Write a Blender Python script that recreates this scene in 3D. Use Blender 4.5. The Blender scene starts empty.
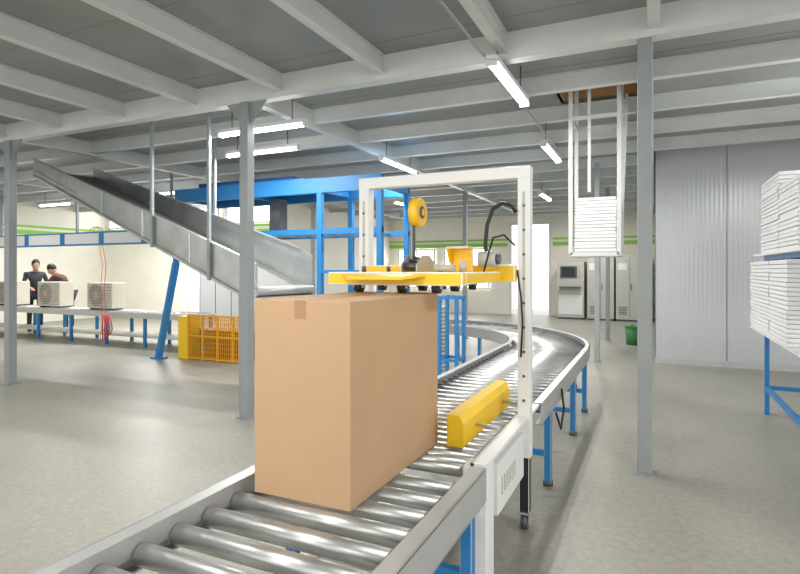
import bpy, bmesh, math, random
from mathutils import Vector, Matrix
random.seed(3)
S=bpy.context.scene
def lin(c):
    return tuple(((v/255)/12.92 if v/255<=0.04045 else (((v/255)+0.055)/1.055)**2.4) for v in c)+(1,)
def mat(name,rgb,rough=0.5,metal=0.0,noise=0.0,nscale=8,bump=0.0,bscale=60,emit=0,spec=None,stretch=None):
    m=bpy.data.materials.new(name); m.use_nodes=True
    nt=m.node_tree; b=nt.nodes['Principled BSDF']
    c=lin(rgb)
    b.inputs['Base Color'].default_value=c
    b.inputs['Roughness'].default_value=rough
    b.inputs['Metallic'].default_value=metal
    if spec is not None: b.inputs['Specular IOR Level'].default_value=spec
    tc=nt.nodes.new('ShaderNodeTexCoord')
    src=tc.outputs['Object']
    if stretch:
        mp=nt.nodes.new('ShaderNodeMapping'); mp.inputs['Scale'].default_value=stretch
        nt.links.new(src,mp.inputs[0]); src=mp.outputs[0]
    if noise>0:
        n=nt.nodes.new('ShaderNodeTexNoise'); n.inputs['Scale'].default_value=nscale; n.inputs['Detail'].default_value=5
        nt.links.new(src,n.inputs['Vector'])
        r=nt.nodes.new('ShaderNodeValToRGB')
        r.color_ramp.elements[0].position=0.3; r.color_ramp.elements[1].position=0.7
        r.color_ramp.elements[0].color=tuple(v*(1-noise) for v in c[:3])+(1,)
        r.color_ramp.elements[1].color=tuple(min(1,v*(1+noise)) for v in c[:3])+(1,)
        nt.links.new(n.outputs['Fac'],r.inputs[0]); nt.links.new(r.outputs[0],b.inputs['Base Color'])
    if bump>0:
        n2=nt.nodes.new('ShaderNodeTexNoise'); n2.inputs['Scale'].default_value=bscale
        nt.links.new(src,n2.inputs['Vector'])
        bp=nt.nodes.new('ShaderNodeBump'); bp.inputs['Strength'].default_value=bump; bp.inputs['Distance'].default_value=0.01
        nt.links.new(n2.outputs['Fac'],bp.inputs['Height']); nt.links.new(bp.outputs[0],b.inputs['Normal'])
    if emit:
        b.inputs['Emission Color'].default_value=(1,1,1,1); b.inputs['Emission Strength'].default_value=emit
    return m
M={}
M['floor']=mat('concrete_floor',(155,153,144),0.42,0,0.13,0.8,0.06,70)
nt=M['floor'].node_tree; b=nt.nodes['Principled BSDF']
old=b.inputs['Base Color'].links[0].from_socket
n=nt.nodes.new('ShaderNodeTexNoise'); n.inputs['Scale'].default_value=24; n.inputs['Detail'].default_value=9; n.inputs['Roughness'].default_value=.65
r=nt.nodes.new('ShaderNodeValToRGB'); r.color_ramp.elements[0].position=0.3; r.color_ramp.elements[1].position=0.7
r.color_ramp.elements[0].color=(0.80,0.80,0.79,1); r.color_ramp.elements[1].color=(1.12,1.12,1.11,1)
tc=nt.nodes.new('ShaderNodeTexCoord'); nt.links.new(tc.outputs['Object'],n.inputs['Vector']); nt.links.new(n.outputs['Fac'],r.inputs[0])
mx=nt.nodes.new('ShaderNodeMix'); mx.data_type='RGBA'; mx.blend_type='MULTIPLY'; mx.inputs[0].default_value=1
nt.links.new(old,mx.inputs[6]); nt.links.new(r.outputs[0],mx.inputs[7]); nt.links.new(mx.outputs[2],b.inputs['Base Color'])
M['deck']=mat('painted_steel_deck',(142,145,143),0.28,0.1,0.14,1.0)
M['beam']=mat('painted_steel_beam',(208,212,210),0.4,0,0.05,3)
M['col']=mat('painted_column_grey',(148,154,156),0.4,0,0.06,5)
M['wall']=mat('cream_wall',(244,240,228),0.7,0,0.03,2)
M['green']=mat('green_stripe_paint',(150,205,90),0.6)
M['bin']=mat('green_plastic',(60,130,70),0.5)
M['panel']=mat('insulated_panel',(188,192,194),0.28,0.2)
nt=M['panel'].node_tree; b=nt.nodes['Principled BSDF']
tc=nt.nodes.new('ShaderNodeTexCoord'); w=nt.nodes.new('ShaderNodeTexWave'); w.bands_direction='X'; w.inputs['Scale'].default_value=5.0
nt.links.new(tc.outputs['Object'],w.inputs['Vector']); bp=nt.nodes.new('ShaderNodeBump'); bp.inputs['Strength'].default_value=0.2; bp.inputs['Distance'].default_value=0.008
nt.links.new(w.outputs['Fac'],bp.inputs['Height']); nt.links.new(bp.outputs[0],b.inputs['Normal'])
M['card']=mat('corrugated_cardboard',(186,153,118),0.8,0,0.035,3.5,0.05,40)
M['tape']=mat('packing_tape',(166,128,92),0.4)
M['roll']=mat('zinc_roller',(192,194,193),0.36,0.85,0.05,12)
M['rail']=mat('aluminium_rail',(186,188,188),0.4,0.45,0.04,6)
M['galv']=mat('galvanised_sheet',(192,196,197),0.3,0.75,0.16,3,0.1,4)
M['belt']=mat('rubber_belt',(120,122,120),0.6)
M['white']=mat('white_powder_coat',(226,227,227),0.38)
M['yellow']=mat('yellow_paint',(242,198,34),0.4)
M['blue']=mat('blue_paint',(36,122,184),0.42)
M['dblue']=mat('dark_blue_paint',(25,75,135),0.45)
M['black']=mat('black_rubber',(28,28,30),0.5)
M['dark']=mat('dark_metal',(90,94,100),0.4,0.5)
M['foam']=mat('white_foam',(228,229,230),0.8,0,0.02,20)
M['wood']=mat('plywood',(205,160,110),0.6,0,0.15,6)
M['lamp']=mat('lamp_tube',(255,255,255),0.5,0,emit=14)
M['grey']=mat('cabinet_grey',(186,186,178),0.5)
M['gpanel']=mat('grey_wall_panel',(178,182,184),0.5)
M['screen']=mat('monitor_glass',(20,24,30),0.15)
M['tapey']=mat('yellow_tape_roll',(235,190,40),0.3)
M['red']=mat('red_cable',(195,75,65),0.5)
M['ac']=mat('ac_beige',(212,206,190),0.5)
M['acfan']=mat('ac_fan_grille',(130,128,120),0.5)
M['skin']=mat('skin_tone',(196,150,120),0.55)
M['hair']=mat('black_hair',(25,22,20),0.6)
M['shirt']=mat('dark_shirt',(52,52,60),0.8)
M['shirt2']=mat('maroon_shirt',(80,48,48),0.8)
M['pants']=mat('dark_trousers',(40,42,52),0.8)
M['orange']=mat('guard_yellow',(226,160,26),0.5)
M['glass']=mat('frosted_window',(250,250,250),0.5,emit=6)

class B:
    def __init__(s,name): s.bm=bmesh.new(); s.mats=[]; s.name=name
    def mi(s,k):
        if k not in s.mats: s.mats.append(k)
        return s.mats.index(k)
    def _fin(s,verts,m,smooth=None):
        i=s.mi(m); fs={f for v in verts for f in v.link_faces}
        for f in fs:
            f.material_index=i
            if smooth: f.smooth=smooth(f)
        return fs
    def obox(s,c,size,rot,m,bev=0):
        mtx=Matrix.Translation(Vector(c))@rot.to_4x4()@Matrix.Diagonal((size[0],size[1],size[2],1))
        r=bmesh.ops.create_cube(s.bm,size=1,matrix=mtx)
        s._fin(r['verts'],m)
        if bev:
            es={e for v in r['verts'] for e in v.link_edges}
            bmesh.ops.bevel(s.bm,geom=list(es),offset=bev,segments=2,affect='EDGES',profile=0.5)
    def box(s,x0,x1,y0,y1,z0,z1,m,bev=0):
        s.obox(((x0+x1)/2,(y0+y1)/2,(z0+z1)/2),(abs(x1-x0),abs(y1-y0),abs(z1-z0)),Matrix.Identity(3),m,bev)
    def bar(s,p,q,w,h,m,bev=0):
        p=Vector(p);q=Vector(q);d=q-p;L=d.length;d.normalize()
        up=Vector((0,0,1)) if abs(d.z)<0.98 else Vector((0,1,0))
        side=d.cross(up).normalized(); up=side.cross(d)
        rot=Matrix((d,side,up)).transposed()
        s.obox((p+q)/2,(L,w,h),rot,m,bev)
    def cyl(s,p,q,r,m,seg=16,r2=None):
        p=Vector(p);q=Vector(q);d=q-p;L=d.length
        rot=d.to_track_quat('Z','Y').to_matrix()
        mtx=Matrix.Translation((p+q)/2)@rot.to_4x4()
        R=bmesh.ops.create_cone(s.bm,cap_ends=True,segments=seg,radius1=r,radius2=r if r2 is None else r2,depth=L,matrix=mtx)
        s._fin(R['verts'],m,lambda f:len(f.verts)==4)
    def sph(s,c,r,m,sc=(1,1,1),rot=None):
        mtx=Matrix.Translation(Vector(c))@((rot or Matrix.Identity(3)).to_4x4())@Matrix.Diagonal((sc[0],sc[1],sc[2],1))
        R=bmesh.ops.create_uvsphere(s.bm,u_segments=20,v_segments=14,radius=r,matrix=mtx)
        s._fin(R['verts'],m,lambda f:True)
    def tube(s,pts,r,m,seg=8):
        P=[Vector(p) for p in pts]; i=s.mi(m); rings=[]
        prev=None
        for k,p in enumerate(P):
            t=(P[min(k+1,len(P)-1)]-P[max(k-1,0)]).normalized()
            a=prev if prev is not None else (Vector((0,0,1)) if abs(t.z)<.9 else Vector((1,0,0)))
            x=(a-t*a.dot(t)).normalized(); y=t.cross(x); prev=x
            rings.append([s.bm.verts.new(p+(x*math.cos(j*2*math.pi/seg)+y*math.sin(j*2*math.pi/seg))*r) for j in range(seg)])
        for a,b2 in zip(rings,rings[1:]):
            for j in range(seg):
                f=s.bm.faces.new((a[j],a[(j+1)%seg],b2[(j+1)%seg],b2[j])); f.material_index=i; f.smooth=True
        for rr in (rings[0][::-1],rings[-1]):
            f=s.bm.faces.new(rr); f.material_index=i
    def prism(s,pts,vec,m):
        i=s.mi(m); v=Vector(vec)
        a=[s.bm.verts.new(Vector(p)) for p in pts]; c=[s.bm.verts.new(Vector(p)+v) for p in pts]
        fs=[s.bm.faces.new(a[::-1]),s.bm.faces.new(c)]
        n=len(a)
        for k in range(n): fs.append(s.bm.faces.new((a[k],a[(k+1)%n],c[(k+1)%n],c[k])))
        for f in fs: f.material_index=i
    def done(s,parent=None):
        bmesh.ops.recalc_face_normals(s.bm,faces=s.bm.faces)
        me=bpy.data.meshes.new(s.name); s.bm.to_mesh(me); s.bm.free()
        for k in s.mats: me.materials.append(M[k])
        o=bpy.data.objects.new(s.name,me); S.collection.objects.link(o)
        if parent: o.parent=parent
        return o

# ---------------- camera ----------------
cam=bpy.data.cameras.new('camera'); co=bpy.data.objects.new('camera',cam); S.collection.objects.link(co)
co.location=(0,0,1.5); co.rotation_euler=(math.pi/2,0,math.radians(24.9))
cam.sensor_width=36; cam.lens=36*550/800; cam.shift_y=-17/800; cam.clip_start=0.05
S.camera=co

# ---------------- room shell ----------------
XL,XR,YB,YF=-16,8,-5,18.5
ZC=3.42
b=B('floor'); b.box(XL,XR,YB,YF+3,-0.1,0,'floor'); b.done()
b=B('ceiling')
hx0,hx1,hy0,hy1=-0.95,-0.18,5.65,6.55
b.box(XL,hx0,YB,YF,ZC,ZC+.03,'deck'); b.box(hx1,XR,YB,YF,ZC,ZC+.03,'deck')
b.box(hx0,hx1,YB,hy0,ZC,ZC+.03,'deck'); b.box(hx0,hx1,hy1,YF,ZC,ZC+.03,'deck')
b.box(hx0-.03,hx0,hy0,hy1,ZC,ZC+.9,'wood'); b.box(hx1,hx1+.03,hy0,hy1,ZC,ZC+.9,'wood')
b.box(hx0,hx1,hy1,hy1+.03,ZC,ZC+.9,'wood'); b.box(hx0,hx1,hy0-.03,hy0,ZC,ZC+.9,'wood'); b.box(hx0,hx1,hy0,hy1,ZC+.9,ZC+.93,'foam')
y=-4.4
while y<18: 
    if not (hy0-.1<y<hy1+.1): b.box(XL,XR,y-.012,y+.012,ZC-.004,ZC,'deck')
    y+=1.22
b.done()
def ibeam(bb,p,q,h,w,m):
    p=Vector(p);q=Vector(q)
    bb.bar(p-Vector((0,0,h/2)),q-Vector((0,0,h/2)),0.02,h,m)
    bb.bar(p-Vector((0,0,.006)),q-Vector((0,0,.006)),w,.012,m)
    bb.bar(p-Vector((0,0,h-.006)),q-Vector((0,0,h-.006)),w,.014,m)
b=B('ceiling_beam_grid')
x=-14.44
while x<7.5:
    ibeam(b,(x,YB,ZC),(x,4.39,ZC),.17,.08,'beam'); x+=1.11
y=5.55
while y<18.2:
    ibeam(b,(XL,y,ZC),(XR,y,ZC),.17,.08,'beam'); y+=1.1
b.box(XL,XR,4.39,4.51,3.2,ZC,'beam')
for x in (-11.5,-7.72,-3.77,-.07,3.63):
    b.box(x-.05,x+.05,4.51,YF,3.22,ZC-.002,'beam')
b.done()
b=B('wall_left'); b.box(XL-.15,XL,YB,12,0,ZC,'wall'); b.done()
b=B('wall_back_left'); b.box(XL-.15,-9,12,12.15,0,ZC,'wall'); b.done()
b=B('wall_return'); b.box(-9.15,-9,12.15,YF,0,ZC,'wall'); b.done()
b=B('wall_back')
b.box(-9,-4.5,YF,YF+.15,0,ZC,'wall'); b.box(-3.1,0,YF,YF+.15,0,ZC,'wall'); b.box(-4.5,-3.1,YF,YF+.15,3.1,ZC,'wall')
b.done()
b=B('wall_right')
b.box(0,XR,9.8,9.92,0,ZC,'panel'); b.box(0,.12,9.92,YF,0,ZC,'panel')
k=0.0
while k<8: b.box(k-.004,k+.004,9.794,9.8,0.1,ZC,'dark'); k+=1.0
b.done()
b=B('baseboard_right'); b.box(0,XR,9.77,9.798,0,.09,'rail'); b.done()
b=B('trim_1')
for z0,z1 in ((2.3,2.42),(2.5,2.56)):
    b.box(-9,-4.55,18.47,18.498,z0,z1,'green'); b.box(-3.05,-.01,18.47,18.498,z0,z1,'green')
b.done()
b=B('trim_2')
for z0,z1 in ((2.5,2.62),(2.7,2.76)):
    b.box(XL+.002,XL+.03,YB,11.96,z0,z1,'green'); b.box(XL+.04,-9.0,11.97,11.998,z0,z1,'green')
b.done()
b=B('trim_3'); b.box(-11.9,-9.0,11.95,11.998,0,2.1,'gpanel')
for k in range(6): b.box(-11.9+k*.58-.006,-11.9+k*.58+.006,11.94,11.95,0,2.1,'dark')
b.done()
for i,(x0,x1,y,z0,z1) in enumerate([(-8.6,-7.2,18.49,.9,2.2),(-6.8,-5.2,18.49,.9,2.2),(-15.7,-13.6,11.99,2.83,3.35),(-13.3,-11.2,11.99,2.83,3.35),(-10.9,-9.2,11.99,2.83,3.35)]):
    b=B('window_%d'%(i+1))
    b.box(x0,x1,y-.03,y,z0,z1,'glass')
    for xx in (x0,(x0+x1)/2,x1): b.box(xx-.03,xx+.03,y-.06,y-.02,z0,z1,'white')
    b.box(x0-.03,x1+.03,y-.06,y-.02,z0-.05,z0,'white'); b.box(x0-.03,x1+.03,y-.06,y-.02,z1,z1+.05,'white'); b.done()
b=B('door_1')
b.box(-4.5,-4.42,YF-.02,YF+.17,0,3.1,'white'); b.box(-3.18,-3.1,YF-.02,YF+.17,0,3.1,'white'); b.box(-4.42,-3.18,YF-.02,YF+.17,3.02,3.1,'white')
b.box(-3.83,-3.77,YF+.05,YF+.1,0,3.02,'white')
b.done()

# ---------------- columns ----------------
def column(x,y,w=.105,gus=True,zt=3.2):
    b=B('steel_column')
    b.box(x-w/2,x+w/2,y-w/2,y+w/2,.012,zt,'col',.006)
    b.box(x-w/2-.025,x+w/2+.025,y-w/2-.025,y+w/2+.025,0,.012,'col')
    if gus:
        for sx in (-1,1):
            b.prism([(x+sx*w/2,y-.01,zt),(x+sx*(w/2+.2),y-.01,zt),(x+sx*w/2,y-.01,zt-.22)],(0,.02,0),'col')
    b.done()
for x in (-11.5,-7.72,-3.77): column(x,4.42)
column(-.07,4.45,.1,False)
column(3.63,4.45)
column(-.86,9.5,.08,False,3.25); column(-.92,12.5,.08,False,3.25); column(-3.77,11.5,.09,False,3.22); column(-7.72,11.5,.09,False,3.22)

# ---------------- fluorescent lamps ----------------
def lamp(x,y,z,ax,power=45):
    b=B('fluorescent_lamp'); L=.6
    dx,dy=(L,0) if ax=='x' else (0,L)
    wx,wy=(0,.045) if ax=='x' else (.045,0)
    b.box(x-dx-wx,x+dx+wx,y-dy-wy,y+dy+wy,z,z+.045,'white',.005)
    for sgn in (-1,1):
        cx,cy=x+wx*.45*sgn,y+wy*.45*sgn
        b.cyl((cx-dx*.97,cy-dy*.97,z-.018),(cx+dx*.97,cy+dy*.97,z-.018),.016,'lamp',10)
    b.box(x-dx-wx,x-dx*.97+wx,y-dy-wy,y-dy*.97+wy,z-.04,z+.01,'white')
    b.box(x+dx*.97-wx,x+dx+wx,y+dy*.97-wy,y+dy+wy,z-.04,z+.01,'white')
    for sgn in (-.7,.7):
        b.cyl((x+dx*sgn,y+dy*sgn,z+.04),(x+dx*sgn,y+dy*sgn,ZC-.001),.006,'dark',6)
    o=b.done()
    l=bpy.data.lights.new('tube_light','AREA'); l.shape='RECTANGLE'; l.size=1.15 if ax=='x' else .06; l.size_y=.06 if ax=='x' else 1.15
    l.energy=power; l.color=(1,.975,.93)
    lo=bpy.data.objects.new('tube_light',l); S.collection.objects.link(lo); lo.location=(x,y,z-.05); lo.parent=o
for a in [(-1.15,4.75+.0,3.12,'y'),(-1.3,7.75,3.12,'y'),(-4.0,4.93,3.08,'x'),(-4.8,5.93,3.1,'x'),(-3.55,7.6,3.1,'y'),
          (-1.6,.4,3.12,'y'),(-4.5,1.2,3.12,'y'),(1.6,1.6,3.12,'y'),(1.8,6.2,3.12,'y'),(-8.6,2.2,3.12,'y'),(-9.5,8.3,3.1,'x',75),(-13.2,8.6,3.1,'x',75),(-11.5,5.0,3.1,'x'),(-11.5,10.3,3.1,'x',100),(-2.2,12.3,3.12,'y',60),(-5.6,12.3,3.12,'y',60),(-1.8,16,3.12,'y'),(1.6,-2.2,3.12,'y'),(-2.2,-2.6,3.12,'y')]:  # lamps in this row are extras, added to brighten the hall
    lamp(*a)
b=B('electrical_conduit'); b.tube([(-1.22,0,3.183),(-1.22,4.3,3.183),(-1.24,8.4,3.183)],.012,'col'); b.done()

# ---------------- carton ----------------
b=B('cardboard_box')
x0,x1,y0,y1,z0,z1=-1.437,-1.0,1.728,2.61,.623,1.385
b.box(x0,x1,y0,y1,z0,z1,'card',.004)
b.box((x0+x1)/2-.025,(x0+x1)/2+.025,y0-.0008,y1+.0008,z1-.001,z1+.0008,'tape')
b.box((x0+x1)/2-.025,(x0+x1)/2+.025,y0-.0010,y0,z1-.07,z1,'tape')
b.box((x0+x1)/2-.025,(x0+x1)/2+.025,y1,y1+.0010,z1-.07,z1,'tape')
b.done()

# ---------------- conveyors ----------------
def leg(b,x,y,zt,m='blue',w=.05):
    b.box(x-w/2,x+w/2,y-w/2,y+w/2,.03,zt,m,.004)
    b.cyl((x,y,0),(x,y,.03),.035,'dark',12)
b=B('roller_conveyor')
ya,yb=-1.2,2.27
for sx,x in ((-1,-1.57),(1,-.65)):
    b.box(x,x-sx*.008,ya,yb,.52,.66,'rail')
    b.box(x,x-sx*.065,ya,yb,.652,.66,'rail',.002)
    b.box(x,x-sx*.045,ya,yb,.52,.528,'rail')
    b.box(x-sx*.058,x-sx*.065,ya,yb,.585,.654,'rail')
y=1.13-.15*15
while y<2.25:
    b.cyl((-1.5,y,.586),(-.72,y,.586),.036,'roll',24)
    b.cyl((-1.57,y,.586),(-.65,y,.586),.009,'dark',8)
    for xx in (-1.5,-.72): b.cyl((xx-.006,y,.586),(xx+.006,y,.586),.03,'black',16)
    y+=.1485
for yy in (-.9,.6,2.12):
    for xx in (-1.535,-.685): leg(b,xx,yy,.53)
    b.box(-1.53,-.69,yy-.02,yy+.02,.25,.29,'blue')
b.done()

b=B('curved_roller_conveyor')
ya,yb=3.52,6.2
for sx,x in ((-1,-1.57),(1,-.65)):
    b.box(x,x-sx*.008,ya,yb,.52,.66,'rail'); b.box(x,x-sx*.05,ya,yb,.652,.66,'rail'); b.box(x,x-sx*.04,ya,yb,.52,.528,'rail')
y=3.58
while y<yb:
    b.cyl((-1.51,y,.59),(-.71,y,.59),.027,'roll',16); b.cyl((-1.57,y,.59),(-.65,y,.59),.008,'dark',6); y+=.125
cx,cy=-3.35,6.2; Ro,Ri=2.7,1.78
N=30
def q(R_,a,z): return (cx+R_*math.cos(a),cy+R_*math.sin(a),z)
for R,th in ((Ro,-.04),(Ri,.04)):
    for k in range(N):
        a0=k*math.pi/2/N; a1=(k+1)*math.pi/2/N
        i=b.mi('rail')
        for (r0,r1,za,zb) in ((R,R+th*.2,.52,.66),(R,R+th*1.2,.652,.66)):
            vs=[b.bm.verts.new(q(*t)) for t in ((r0,a0,za),(r1,a0,za),(r1,a0,zb),(r0,a0,zb),(r0,a1,za),(r1,a1,za),(r1,a1,zb),(r0,a1,zb))]
            for f in ((0,1,2,3),(4,5,6,7),(0,4,5,1),(1,5,6,2),(2,6,7,3),(3,7,4,0)):
                ff=b.bm.faces.new([vs[t] for t in f]); ff.material_index=i
K=26
for k in range(K):
    a=(k+.5)*math.pi/2/K; c,s_=math.cos(a),math.sin(a)
    b.cyl((cx+(Ri+.05)*c,cy+(Ri+.05)*s_,.59),(cx+(Ro-.05)*c,cy+(Ro-.05)*s_,.59),.022,'roll',14,.032)
xe=-7.0
for y,sy in ((cy+Ri,1),(cy+Ro,-1)):
    b.box(xe,cx,y,y+sy*.008,.52,.66,'rail'); b.box(xe,cx,y,y+sy*.05,.652,.66,'rail')
x=cx-.05
while x>xe:
    b.cyl((x,cy+Ri+.05,.59),(x,cy+Ro-.05,.59),.027,'roll',14); x-=.125
for yy in (3.92,5.2,6.1):
    for xx in (-1.54,-.68): leg(b,xx,yy,.53)
    b.box(-1.53,-.69,yy-.015,yy+.015,.2,.24,'blue')
for a in (.45,.95,1.45):
    for R in (Ri+.03,Ro-.03): leg(b,cx+R*math.cos(a),cy+R*math.sin(a),.53)
for xx in (-5,-6.9):
    for yy in (cy+Ri+.03,cy+Ro-.03): leg(b,xx,yy,.53)
b.tube([(-.645,4.3,.6),(-.63,4.32,.45),(-.62,4.1,.35),(-.63,3.95,.5)],.008,'black')
b.done()

# ---------------- carton sealer ----------------
b=B('carton_sealing_machine')
ya,yb=2.31,3.49
b.box(-.735,-.715,ya,yb,.44,.66,'white',.003); b.box(-.735,-.66,ya,yb,.64,.66,'white',.003)
b.box(-1.60,-1.58,ya,yb,.44,.66,'white',.003); b.box(-1.66,-1.58,ya,yb,.64,.66,'white',.003)
b.box(-1.60,-.72,ya,ya+.02,.44,.54,'white'); b.box(-1.60,-.72,yb-.02,yb,.44,.54,'white')
b.box(-.715,-.66,2.5,3.05,.36,.6,'white',.004)
for i in range(6): b.box(-.66,-.655,2.56+i*.05,2.575+i*.05,.44,.52,'grey')
y=2.38
while y<3.46:
    b.cyl((-1.56,y,.59),(-.745,y,.59),.029,'roll',20); y+=.09
for x in (-.715,-1.63):
    b.box(x-.055,x+.055,ya,ya+.12,.03,.64,'white',.006); b.cyl((x,ya+.06,0),(x,ya+.06,.03),.045,'dark',14)
gx=(-.685,-1.73); gy=3.2
for x in gx:
    b.box(x-.036,x+.036,gy-.036,gy+.036,.42,2.035,'white',.003)
    b.box(x-.008,x+.008,gy-.038,gy-.035,1.05,1.95,'grey')
    z=.75
    while z<1.95:
        b.cyl((x,gy-.039,z),(x,gy-.03,z),.009,'dark',8); z+=.14
    b.box(x-.028,x+.028,gy-.028,gy+.028,.1,.44,'black',.003)
    b.cyl((x-.018,gy,.045),(x+.018,gy,.045),.045,'dark',18); b.cyl((x-.021,gy,.045),(x+.021,gy,.045),.022,'red',12)
    b.box(x-.03,x-.022,gy-.02,gy+.02,.03,.1,'rail'); b.box(x+.022,x+.03,gy-.02,gy+.02,.03,.1,'rail'); b.box(x-.04,x+.04,gy-.04,gy+.04,.095,.105,'rail')
b.box(-1.768,-.647,gy-.038,gy+.038,2.03,2.1,'white',.004)
b.box(-1.69,-1.60,gy-.05,gy+.05,.42,.5,'white')
# head: yellow carriage
b.box(-1.52,-.80,2.40,2.46,1.425,1.49,'yellow',.006)
b.box(-1.52,-1.45,2.46,3.25,1.43,1.49,'yellow',.006)
b.box(-.87,-.80,2.46,3.25,1.43,1.49,'yellow',.006)
b.box(-1.69,-.722,3.1,3.165,1.43,1.53,'yellow',.006)
b.box(-1.32,-1.0,2.46,3.1,1.475,1.49,'yellow',.004)
b.box(-1.08,-.88,2.46,3.1,1.46,1.475,'yellow',.004)
b.prism([(-1.34,2.28,1.455),(-1.05,2.28,1.455),(-.98,2.40,1.47),(-1.44,2.40,1.47)],(0,0,.014),'yellow')
for x in (-1.36,-1.12,-.94):
    for y in (2.44,2.7,3.0):
        b.cyl((x-.018,y,1.412),(x+.018,y,1.412),.024,'black',18)
        b.box(x-.028,x-.020,y-.012,y+.012,1.41,1.45,'rail'); b.box(x+.020,x+.028,y-.012,y+.012,1.41,1.45,'rail')
# tape head
for x in (-1.25,-1.16):
    b.prism([(x,2.70,1.49),(x,2.96,1.49),(x,2.96,1.54),(x,2.88,1.585),(x,2.78,1.58),(x,2.70,1.53)],(.006,0,0),'rail')
for (y,z,r) in ((2.74,1.52,.018),(2.82,1.55,.016),(2.9,1.56,.016),(2.93,1.51,.018)):
    b.cyl((-1.244,y,z),(-1.16,y,z),r,'dark',16)
b.box(-1.235,-1.222,2.79,2.84,1.56,1.84,'dark',.002)
b.cyl((-1.225,2.82,1.82),(-1.175,2.82,1.82),.078,'tapey',32); b.cyl((-1.23,2.82,1.82),(-1.17,2.82,1.82),.035,'dark',20)
b.cyl((-1.169,2.82,1.82),(-1.166,2.82,1.82),.02,'tapey',16)
# yellow bracket, motor
b.box(-1.07,-.94,3.0,3.02,1.49,1.63,'yellow',.004); b.box(-1.07,-.94,2.92,3.02,1.62,1.632,'yellow',.004)
b.prism([(-1.07,2.92,1.62),(-1.07,3.0,1.62),(-1.07,3.0,1.49)],(.01,0,0),'yellow')
b.cyl((-.90,3.0,1.56),(-.80,3.0,1.56),.045,'grey',20); b.cyl((-.80,3.0,1.56),(-.78,3.0,1.56),.03,'dark',16)
b.cyl((-1.05,2.7,1.51),(-.94,2.7,1.51),.02,'grey',16)
b.cyl((-.93,2.8,1.49),(-.93,2.8,1.55),.02,'grey',14); b.cyl((-1.42,2.6,1.49),(-1.42,2.6,1.52),.012,'dark',12); b.cyl((-1.42,2.9,1.49),(-1.42,2.9,1.52),.012,'dark',12)
C0=[(-.87,3.05,1.55),(-.885,3.07,1.65),(-.88,3.09,1.76),(-.85,3.1,1.85),(-.80,3.12,1.885),(-.75,3.14,1.87),(-.725,3.15,1.83)]
b.tube(C0,.012,'black',10)
b.tube([(-.845,2.9,1.49),(-.83,2.95,1.6),(-.82,3.0,1.68),(-.78,3.08,1.7),(-.73,3.14,1.64)],.006,'black',8)
b.tube([(-.72,3.15,1.5),(-.70,3.155,1.35),(-.69,3.155,1.2),(-.70,3.155,1.0)],.005,'black',6)
# side drive guards (yellow)
for x0,x1,s_ in ((-.93,-.845,1),(-1.58,-1.495,-1)):
    b.prism([(x0,2.55,.635),(x1,2.55,.635),(x1,2.55,.75),(x1-.02 if s_>0 else x1,2.55,.79),(x0 if s_>0 else x0+.02,2.55,.79),(x0,2.55,.75)],(0,.93,0),'yellow')
    b.box(x0+.02,x1-.02,3.3,3.34,.5,.64,'dark')
    for yy in (2.75,3.3): b.cyl((x1-.001,yy,.70),(x1+.006,yy,.70),.012,'yellow',12)
for y in (2.75,3.3): b.cyl((-.845,y,.7),(-.72,y,.7),.009,'rail',10)
b.done()

# ---------------- inclined chute conveyor ----------------
b=B('inclined_belt_conveyor')
A=Vector((-4.06,4.73,1.195)); D=Vector((-4.60,.57,1.74)); W=Vector((.127,.99,0))*.9
Lf=Vector((.992,-.127,0))*.17; T=W.normalized()*.02
U=Vector((0,0,1))
def panel(p,h,h2,m='galv'):
    b.prism([p+Lf,p+Lf+U*h*.85,p+U*h,p+D+U*h2,p+D,p],T,m)
panel(A,.44,.27); panel(A+W,.57,.27)
def slab(p,q_,wv,t,m): b.prism([p,q_,q_+wv,p+wv],U*t,m)
slab(A+U*.10,A+D+U*.10,W,.02,'belt'); slab(A+Lf+U*.10,A+U*.10,W,.02,'belt'); slab(A,A+D,W,.012,'galv'); slab(A+Lf,A,W,.012,'galv')
b.cyl(A+Lf+U*.075,A+Lf+W+U*.075,.05,'rail',20); b.cyl(A+D+U*.075,A+D+W+U*.075,.05,'rail',20)
b.bar(A+U*.44,A+D+U*.27,.06,.012,'galv'); b.bar(A+W+U*.57,A+W+D+U*.27,.06,.012,'galv')
b.bar(A-T*.5+U*.015,A+D-T*.5+U*.015,.03,.03,'galv')
for t in (.2,.4,.6,.8):
    p=A+D*t-T*.3; b.bar(p,p+U*(.44-.17*t),.02,.01,'galv')
for t,o_ in ((.12,-.03),(.35,-.03),(.35,1.03)):
    p=A+D*t+W*o_; b.bar(p-U*.02,(p.x,p.y,3.40),.035,.035,'col')
for o_ in (-.03,1.02):
    p=A+W*o_-Vector((.02,0,0)); b.bar((p.x,p.y,0),(p.x,p.y,p.z+.1),.045,.045,'col')
b.done()

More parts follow.
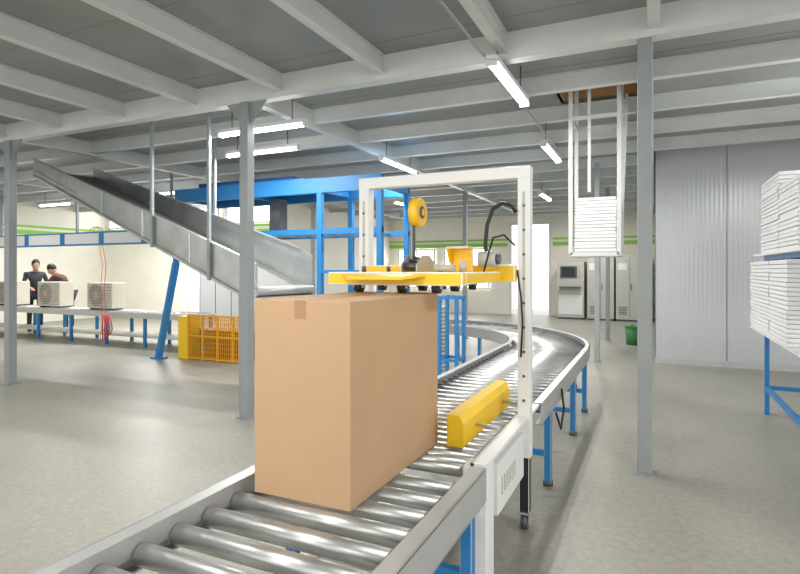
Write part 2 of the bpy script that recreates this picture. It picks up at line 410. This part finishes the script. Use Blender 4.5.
# ---------------- blue transfer frame ----------------
b=B('blue_transfer_gantry')
ya,yb=6.8,7.7
xr=-3.42
for y in (ya,yb):
    b.box(-7.3,xr,y-.04,y+.04,2.62,2.84,'blue',.005)
    b.box(-6.6,xr,y-.03,y+.03,2.02,2.1,'blue')
    for x in (-4.44,xr-.04): b.box(x-.04,x+.04,y-.04,y+.04,0,2.62,'blue',.004)
    b.box(-6.59,-6.51,y-.04,y+.04,0 if y>7 else 2.02,2.62,'blue',.004)
for x in (-7.26,-5.9,-4.5,xr-.04): b.box(x-.04,x+.04,ya,yb,2.66,2.8,'blue')
b.box(-6.9,-5.0,6.9,7.6,2.84,2.93,'dblue')
b.box(-6.3,-4.7,6.78,7.72,2.8,2.86,'blue')
for x in (-4.44,xr-.04): b.box(x-.03,x+.03,ya,yb,.9,.97,'blue')
b.box(-4.44,xr,ya-.025,ya+.025,1.45,1.5,'blue')
for k in range(12): b.cyl((-6.4+k*.24,ya,2.06),(-6.4+k*.24,yb,2.06),.025,'roll',10)
b.box(-5.6,-5.4,7.1,7.3,2.1,2.62,'dark')
b.bar((-7.62,6.72,0.02),(-7.22,6.72,1.62),.1,.07,'blue'); b.box(-7.74,-7.5,6.65,6.8,0,.03,'blue')
b.bar((-7.24,6.74,1.55),(-7.24,6.74,2.62),.07,.07,'blue')
b.done()

b=B('yellow_safety_cage')
X0,X1,Y0,Y1=-7.13,-5.85,6.9,7.1
b.box(X0-.22,X0-.02,Y0-.02,Y1+.1,0,.72,'yellow',.01)
for z in (.03,.4,.74): b.box(X0,X1,Y0-.014,Y0+.014,z-.014,z+.014,'orange')
for k in range(5):
    x=X0+k*(X1-X0)/4; b.box(x-.016,x+.016,Y0-.017,Y0+.017,0,.76,'orange')
for k in range(32):
    x=X0+k*(X1-X0)/31; b.box(x-.006,x+.006,Y0-.004,Y0+.004,.03,.74,'orange')
for k in range(9):
    z=.06+k*.078; b.box(X0,X1,Y0-.004,Y0+.004,z-.005,z+.005,'orange')
b.box(X0+.1,X1-.1,Y0+.12,Y0+.5,0,.5,'dark',.01)
b.done()

# ---------------- assembly bench + AC units ----------------
b=B('assembly_bench')
bx0,bx1,by0,by1=-15.6,-7.75,7.55,8.2
b.box(bx0,bx1,by0,by1,.6,.66,'white'); b.box(bx0,bx1,by0-.012,by0,.56,.67,'grey'); b.box(bx0,bx1,by0+.05,by1,.18,.2,'grey')
x=bx0+.1
while x<bx1:
    for yy in (by0+.03,by1-.03): b.box(x-.025,x+.025,yy-.025,yy+.025,0,.6,'blue')
    x+=1.09
x=bx0+.08
while x<bx1-.05: b.cyl((x,by0+.06,.665),(x,by1-.06,.665),.015,'roll',8); x+=.14
b.done()
def acunit(x):
    b=B('air_conditioner_outdoor_unit'); z=.68; w,h,y0,y1=.76,.56,7.68,8.0
    b.box(x-w/2,x+w/2,y0,y1,z+.03,z+h,'ac',.012)
    for s_ in (-.25,.25): b.box(x+s_-.03,x+s_+.03,y0-.02,y1+.02,z,z+.03,'dark')
    c=(x-.1,y0-.005,z+.3)
    b.cyl((c[0],y0-.004,c[2]),(c[0],y0+.01,c[2]),.23,'acfan',32)
    for r in (.05,.1,.15,.2,.235):
        b.tube([(c[0]+r*math.cos(t*math.pi/12),y0-.012,c[2]+r*math.sin(t*math.pi/12)) for t in range(25)],.006,'ac',6)
    for t in range(8):
        a=t*math.pi/8; b.bar((c[0]-.235*math.cos(a),y0-.012,c[2]-.235*math.sin(a)),(c[0]+.235*math.cos(a),y0-.012,c[2]+.235*math.sin(a)),.006,.006,'ac')
    for k in range(9): b.box(x-.36,x+.36,y0-.016,y0-.01,z+.07+k*.055,z+.078+k*.055,'acfan')
    for k in range(6): b.box(x+.2,x+.34,y0-.004,y0,z+.15+k*.06,z+.165+k*.06,'grey')
    b.done()
for x in (-10.4,-12.05,-13.6,-15.0): acunit(x)

b=B('overhead_service_rail')
y=7.2
b.box(-15.5,-7.75,y-.05,y+.05,1.98,2.24,'blue',.004)
x=-15.3
while x<-8.3:
    b.box(x,x+1.0,y-.056,y-.05,2.01,2.21,'foam'); x+=1.15
for x in (-15.4,-12.9,-10.4,-7.85): b.box(x-.02,x+.02,y-.02,y+.02,2.24,ZC-.18,'col')
b.done()
b=B('hanging_red_cables')
for x,z in ((-9.9,.1),(-9.8,.3)):
    b.tube([(x,7.3,2.0),(x+.05,7.34,1.6),(x-.03,7.36,1.1),(x+.04,7.35,.6),(x,7.33,z)],.006,'red',6)
    b.tube([(x,7.3,2.3),(x-.15,7.3,2.35),(x-.25,7.3,2.3),(x-.3,7.3,2.1)],.008,'red',6)
for k in range(5):
    b.tube([(-9.9+.05*k,7.38,.62),(-9.93+.07*k,7.4,.35),(-9.9+.05*k,7.38,.1+.03*k)],.012,'red',6)
b.done()

# ---------------- foam stacks, lift ----------------
def stack(b,x0,x1,y0,y1,z0,z1,t=.035):
    z=z0
    while z+t<=z1+1e-6:
        j=lambda: random.uniform(-.006,.006)
        b.box(x0+j(),x1+j(),y0+j(),y1+j(),z,z+t-.004,'foam',.004)
        b.box(x0+.03,x1-.03,y0+.03,y1-.03,z+t-.005,z+t+.001,'foam'); z+=t
b=B('suspended_goods_lift')
X0,X1,Y0,Y1=-.80,-.33,5.95,6.42
for x in (X0,X1):
    for y in (Y0,Y1): b.box(x-.02,x+.02,y-.02,y+.02,1.66,4.1,'beam')
    b.box(x-.02,x+.02,Y0,Y1,1.64,1.68,'beam'); b.box(x-.018,x+.018,Y0,Y1,3.05,3.09,'beam')
for y in (Y0,Y1): b.box(X0,X1,y-.02,y+.02,1.64,1.68,'beam'); b.box(X0,X1,y-.018,y+.018,3.05,3.09,'beam')
b.box(X0,X1,Y0,Y1,1.68,1.69,'rail')
b.box(-.63,-.60,Y0-.02,Y0+.01,2.3,4.1,'beam')
b.bar((X1,Y1,2.0),(X1+.05,Y1+.0,3.4),.03,.03,'beam')
b.done()
b=B('foam_sheet_stack'); stack(b,-.77,-.36,5.985,6.385,1.692,2.28); b.done()

b=B('blue_storage_rack')
rx0,rx1,ry0,ry1=1.05,1.85,4.2,6.78
for x in (rx0,rx1):
    for y in (ry0,ry1): b.box(x-.02,x+.02,y-.02,y+.02,0,1.64,'blue')
    for z in (.28,.88,1.62): b.box(x-.02,x+.02,ry0,ry1,z-.02,z+.02,'blue')
for z in (.28,.88,1.62):
    for y in (ry0,5.5,ry1): b.box(rx0,rx1,y-.02,y+.02,z-.02,z+.02,'blue')
b.box(rx0-.15,rx1,ry0,ry1,.9,.915,'white'); b.box(rx0-.12,rx1,ry0,ry1+.0,1.64,1.66,'white')
b.done()
b=B('foam_sheet_stack')
for (a,c) in ((5.0,5.7),(5.74,6.74)): stack(b,.9,1.78,a,c,.917,1.6)
b.done()
b=B('foam_sheet_stack')
for (a,c,t) in ((5.0,5.7,2.24),(5.74,6.6,2.38)): stack(b,.97,1.8,a,c,1.662,t)
b.done()

# ---------------- control cabinets ----------------
b=B('control_cabinet')
b.box(-2.75,-1.95,17.4,18.2,.05,1.75,'grey',.01); b.box(-2.7,-2.0,17.45,18.15,0,.05,'dark')
b.box(-2.65,-2.15,17.385,17.4,1.25,1.62,'dark'); b.box(-2.6,-2.2,17.38,17.386,1.29,1.58,'screen')
b.box(-2.7,-2.0,17.388,17.4,.15,.75,'white'); b.box(-2.65,-2.05,17.2,17.4,.95,1.0,'dark')
for k in range(4): b.cyl((-2.08,17.38,1.3+k*.08),(-2.08,17.4,1.3+k*.08),.02,'red' if k==0 else 'green',10)
b.done()
for x0,x1 in ((-1.85,-1.1),(-1.05,-.3)):
    b=B('electrical_cabinet'); b.box(x0,x1,17.3,18.1,.05,1.95,'grey',.01); b.box(x0+.03,x1-.03,17.35,18.05,0,.05,'dark')
    b.box((x0+x1)/2-.004,(x0+x1)/2+.004,17.293,17.3,.1,1.9,'dark'); b.box((x0+x1)/2+.03,(x0+x1)/2+.05,17.28,17.3,.9,1.1,'dark')
    b.box(x0+.06,x0+.3,17.29,17.3,1.5,1.7,'white')
    for k in range(5): b.box(x0+.08,x0+.3,17.293,17.3,.2+k*.05,.22+k*.05,'dark')
    b.done()
b=B('green_waste_bin')
b.cyl((-.42,12.0,0),(-.42,12.0,.36),.11,'bin',20,.14); b.cyl((-.42,12.0,.35),(-.42,12.0,.375),.15,'bin',20); b.cyl((-.42,12.0,.375),(-.42,12.0,.40),.04,'bin',12)
b.done()

b=B('coiled_duct_stack')
for k in range(18):
    z=.03+k*.055
    b.tube([(-2.84+.1*math.cos(t*math.pi/10),7.4+.1*math.sin(t*math.pi/10),z) for t in range(21)],.028,'grey',8)
b.done()
b=B('blue_support_stand')
for x in (-2.62,-2.38):
    for y in (6.9,7.2): b.box(x-.022,x+.022,y-.022,y+.022,0,1.15,'blue')
for z in (.3,1.13):
    for y in (6.9,7.2): b.box(-2.62,-2.38,y-.018,y+.018,z-.018,z+.018,'blue')
    for x in (-2.62,-2.38): b.box(x-.018,x+.018,6.9,7.2,z-.018,z+.018,'blue')
b.done()

# ---------------- people ----------------
def skinobj(name,verts,edges,rad,m,parent,root=0):
    me=bpy.data.meshes.new(name); me.from_pydata(verts,edges,[]); me.materials.append(M[m])
    o=bpy.data.objects.new(name,me); S.collection.objects.link(o); o.parent=parent
    sk=o.modifiers.new('skin','SKIN'); sk.use_smooth_shade=True
    for i,v in enumerate(me.skin_vertices[0].data):
        r=rad[i]; v.radius=r if isinstance(r,tuple) else (r,r); v.use_root=(i==root)
    ss=o.modifiers.new('sub','SUBSURF'); ss.levels=1; ss.render_levels=1
    return o
def person(name,loc,rot,lean,armL,armR,shirt):
    e=bpy.data.objects.new(name,None); S.collection.objects.link(e); e.location=loc; e.rotation_euler=(0,0,rot)
    L=lean
    hip=Vector((0,0,.93))
    def up(z,fx=0):
        h=z-.93; return (math.sin(L)*h+fx*math.cos(L),0,.93+math.cos(L)*h-fx*math.sin(L))
    ch=up(1.25); nk=up(1.47); sh=up(1.42)
    V=[tuple(hip),up(1.1),ch,up(1.4),nk]
    E=[(0,1),(1,2),(2,3),(3,4)]; R=[(.13,.16),(.12,.15),(.13,.18),(.10,.15),.06]
    def add(p,par,r): V.append(tuple(p)); R.append(r); E.append((par,len(V)-1)); return len(V)-1
    for s_,arm in ((1,armL),(-1,armR)):
        a=add((sh[0],s_*.18,sh[2]-.01),3,.062); bq=add(arm[0],a,.045); c=add(arm[1],bq,.034)
    skinobj(name+'_shirt',V,E,R,shirt,e)
    V=[(0,0,.97),(0,.1,.9),(.02,.11,.5),(0,.12,.1),(0,-.1,.9),(.0,-.11,.5),(-.02,-.12,.1)]
    skinobj(name+'_trousers',V,[(0,1),(1,2),(2,3),(0,4),(4,5),(5,6)],[(.13,.15),.095,.065,.05,.095,.065,.05],'pants',e)
    b=B(name+'_shoes')
    for s_ in (-.12,.12): b.sph((.05,s_,.045),.05,'black',(2.6,1,.9)); b.cyl((0,s_,.06),(0,s_,.13),.045,'black')
    b.done(e)
    b=B(name+'_head'); hc=Vector(up(1.63,.03)); rt=Matrix.Rotation(L*.9+.25,3,'Y')
    P=lambda x,y,z: hc+rt@Vector((x,y,z))
    b.cyl(nk,hc-Vector((0,0,.03)),.055,'skin',14)
    b.sph(hc,.1,'skin',(.98,.78,1.18),rt); b.sph(P(.045,0,-.07),.055,'skin',(1,.9,.8),rt)
    b.sph(P(.103,0,-.015),.018,'skin',(1,.8,1.5),rt)
    for s_ in (-1,1):
        b.sph(P(.082,s_*.033,.012),.013,'white'); b.sph(P(.092,s_*.033,.012),.007,'black'); b.sph(P(0,s_*.08,-.01),.022,'skin',(.8,.4,1.3),rt)
        b.sph(P(.088,s_*.033,.035),.014,'hair',(.4,1.3,.3),rt)
    b.sph(P(.09,0,-.062),.018,'red',(.4,1.2,.3),rt)
    b.sph(P(-.022,0,.032),.104,'hair',(.98,.84,1.1),rt)
    b.done(e)
    for s_,arm in ((1,armL),(-1,armR)):
        w=Vector(arm[1]); d=(w-Vector(arm[0])).normalized(); sd=d.cross(Vector((0,0,1))).normalized()
        b=B(name+'_hand_palm'); b.bar(w-d*.02,w+d*.09,.075,.028,'skin',.01); b.done(e)
        for k in range(5):
            if k<4:
                base=w+d*.085+sd*(-.028+.019*k); ln=(.06,.07,.066,.052)[k]
                pts=[base,base+d*ln*.5+Vector((0,0,-.008)),base+d*ln+Vector((0,0,-.03))]
            else:
                base=w+d*.03-sd*.035*s_; pts=[base,base+d*.03-sd*.025*s_,base+d*.06-sd*.03*s_]
            skinobj(name+'_finger_%d'%(k+1),[tuple(p) for p in pts],[(0,1),(1,2)],[.009,.009,.008],'skin',e)
person('man_standing_worker',(-13.85,8.5,0),math.radians(-25),.12,[(.12,.24,1.17),(.36,.16,1.12)],[(.1,-.25,1.17),(.35,-.14,1.08)],'shirt')
person('man_leaning_worker',(-12.95,8.75,0),math.radians(-150),.55,[(.38,.24,1.15),(.5,.16,.95)],[(.38,-.24,1.15),(.5,-.14,.95)],'shirt2')

# ---------------- world ----------------
w=bpy.data.worlds.new('world'); S.world=w; w.use_nodes=True
bg=w.node_tree.nodes['Background']; bg.inputs[0].default_value=(1,.99,.97,1); bg.inputs[1].default_value=1.95
S.view_settings.view_transform='Standard'; S.view_settings.exposure=0.12
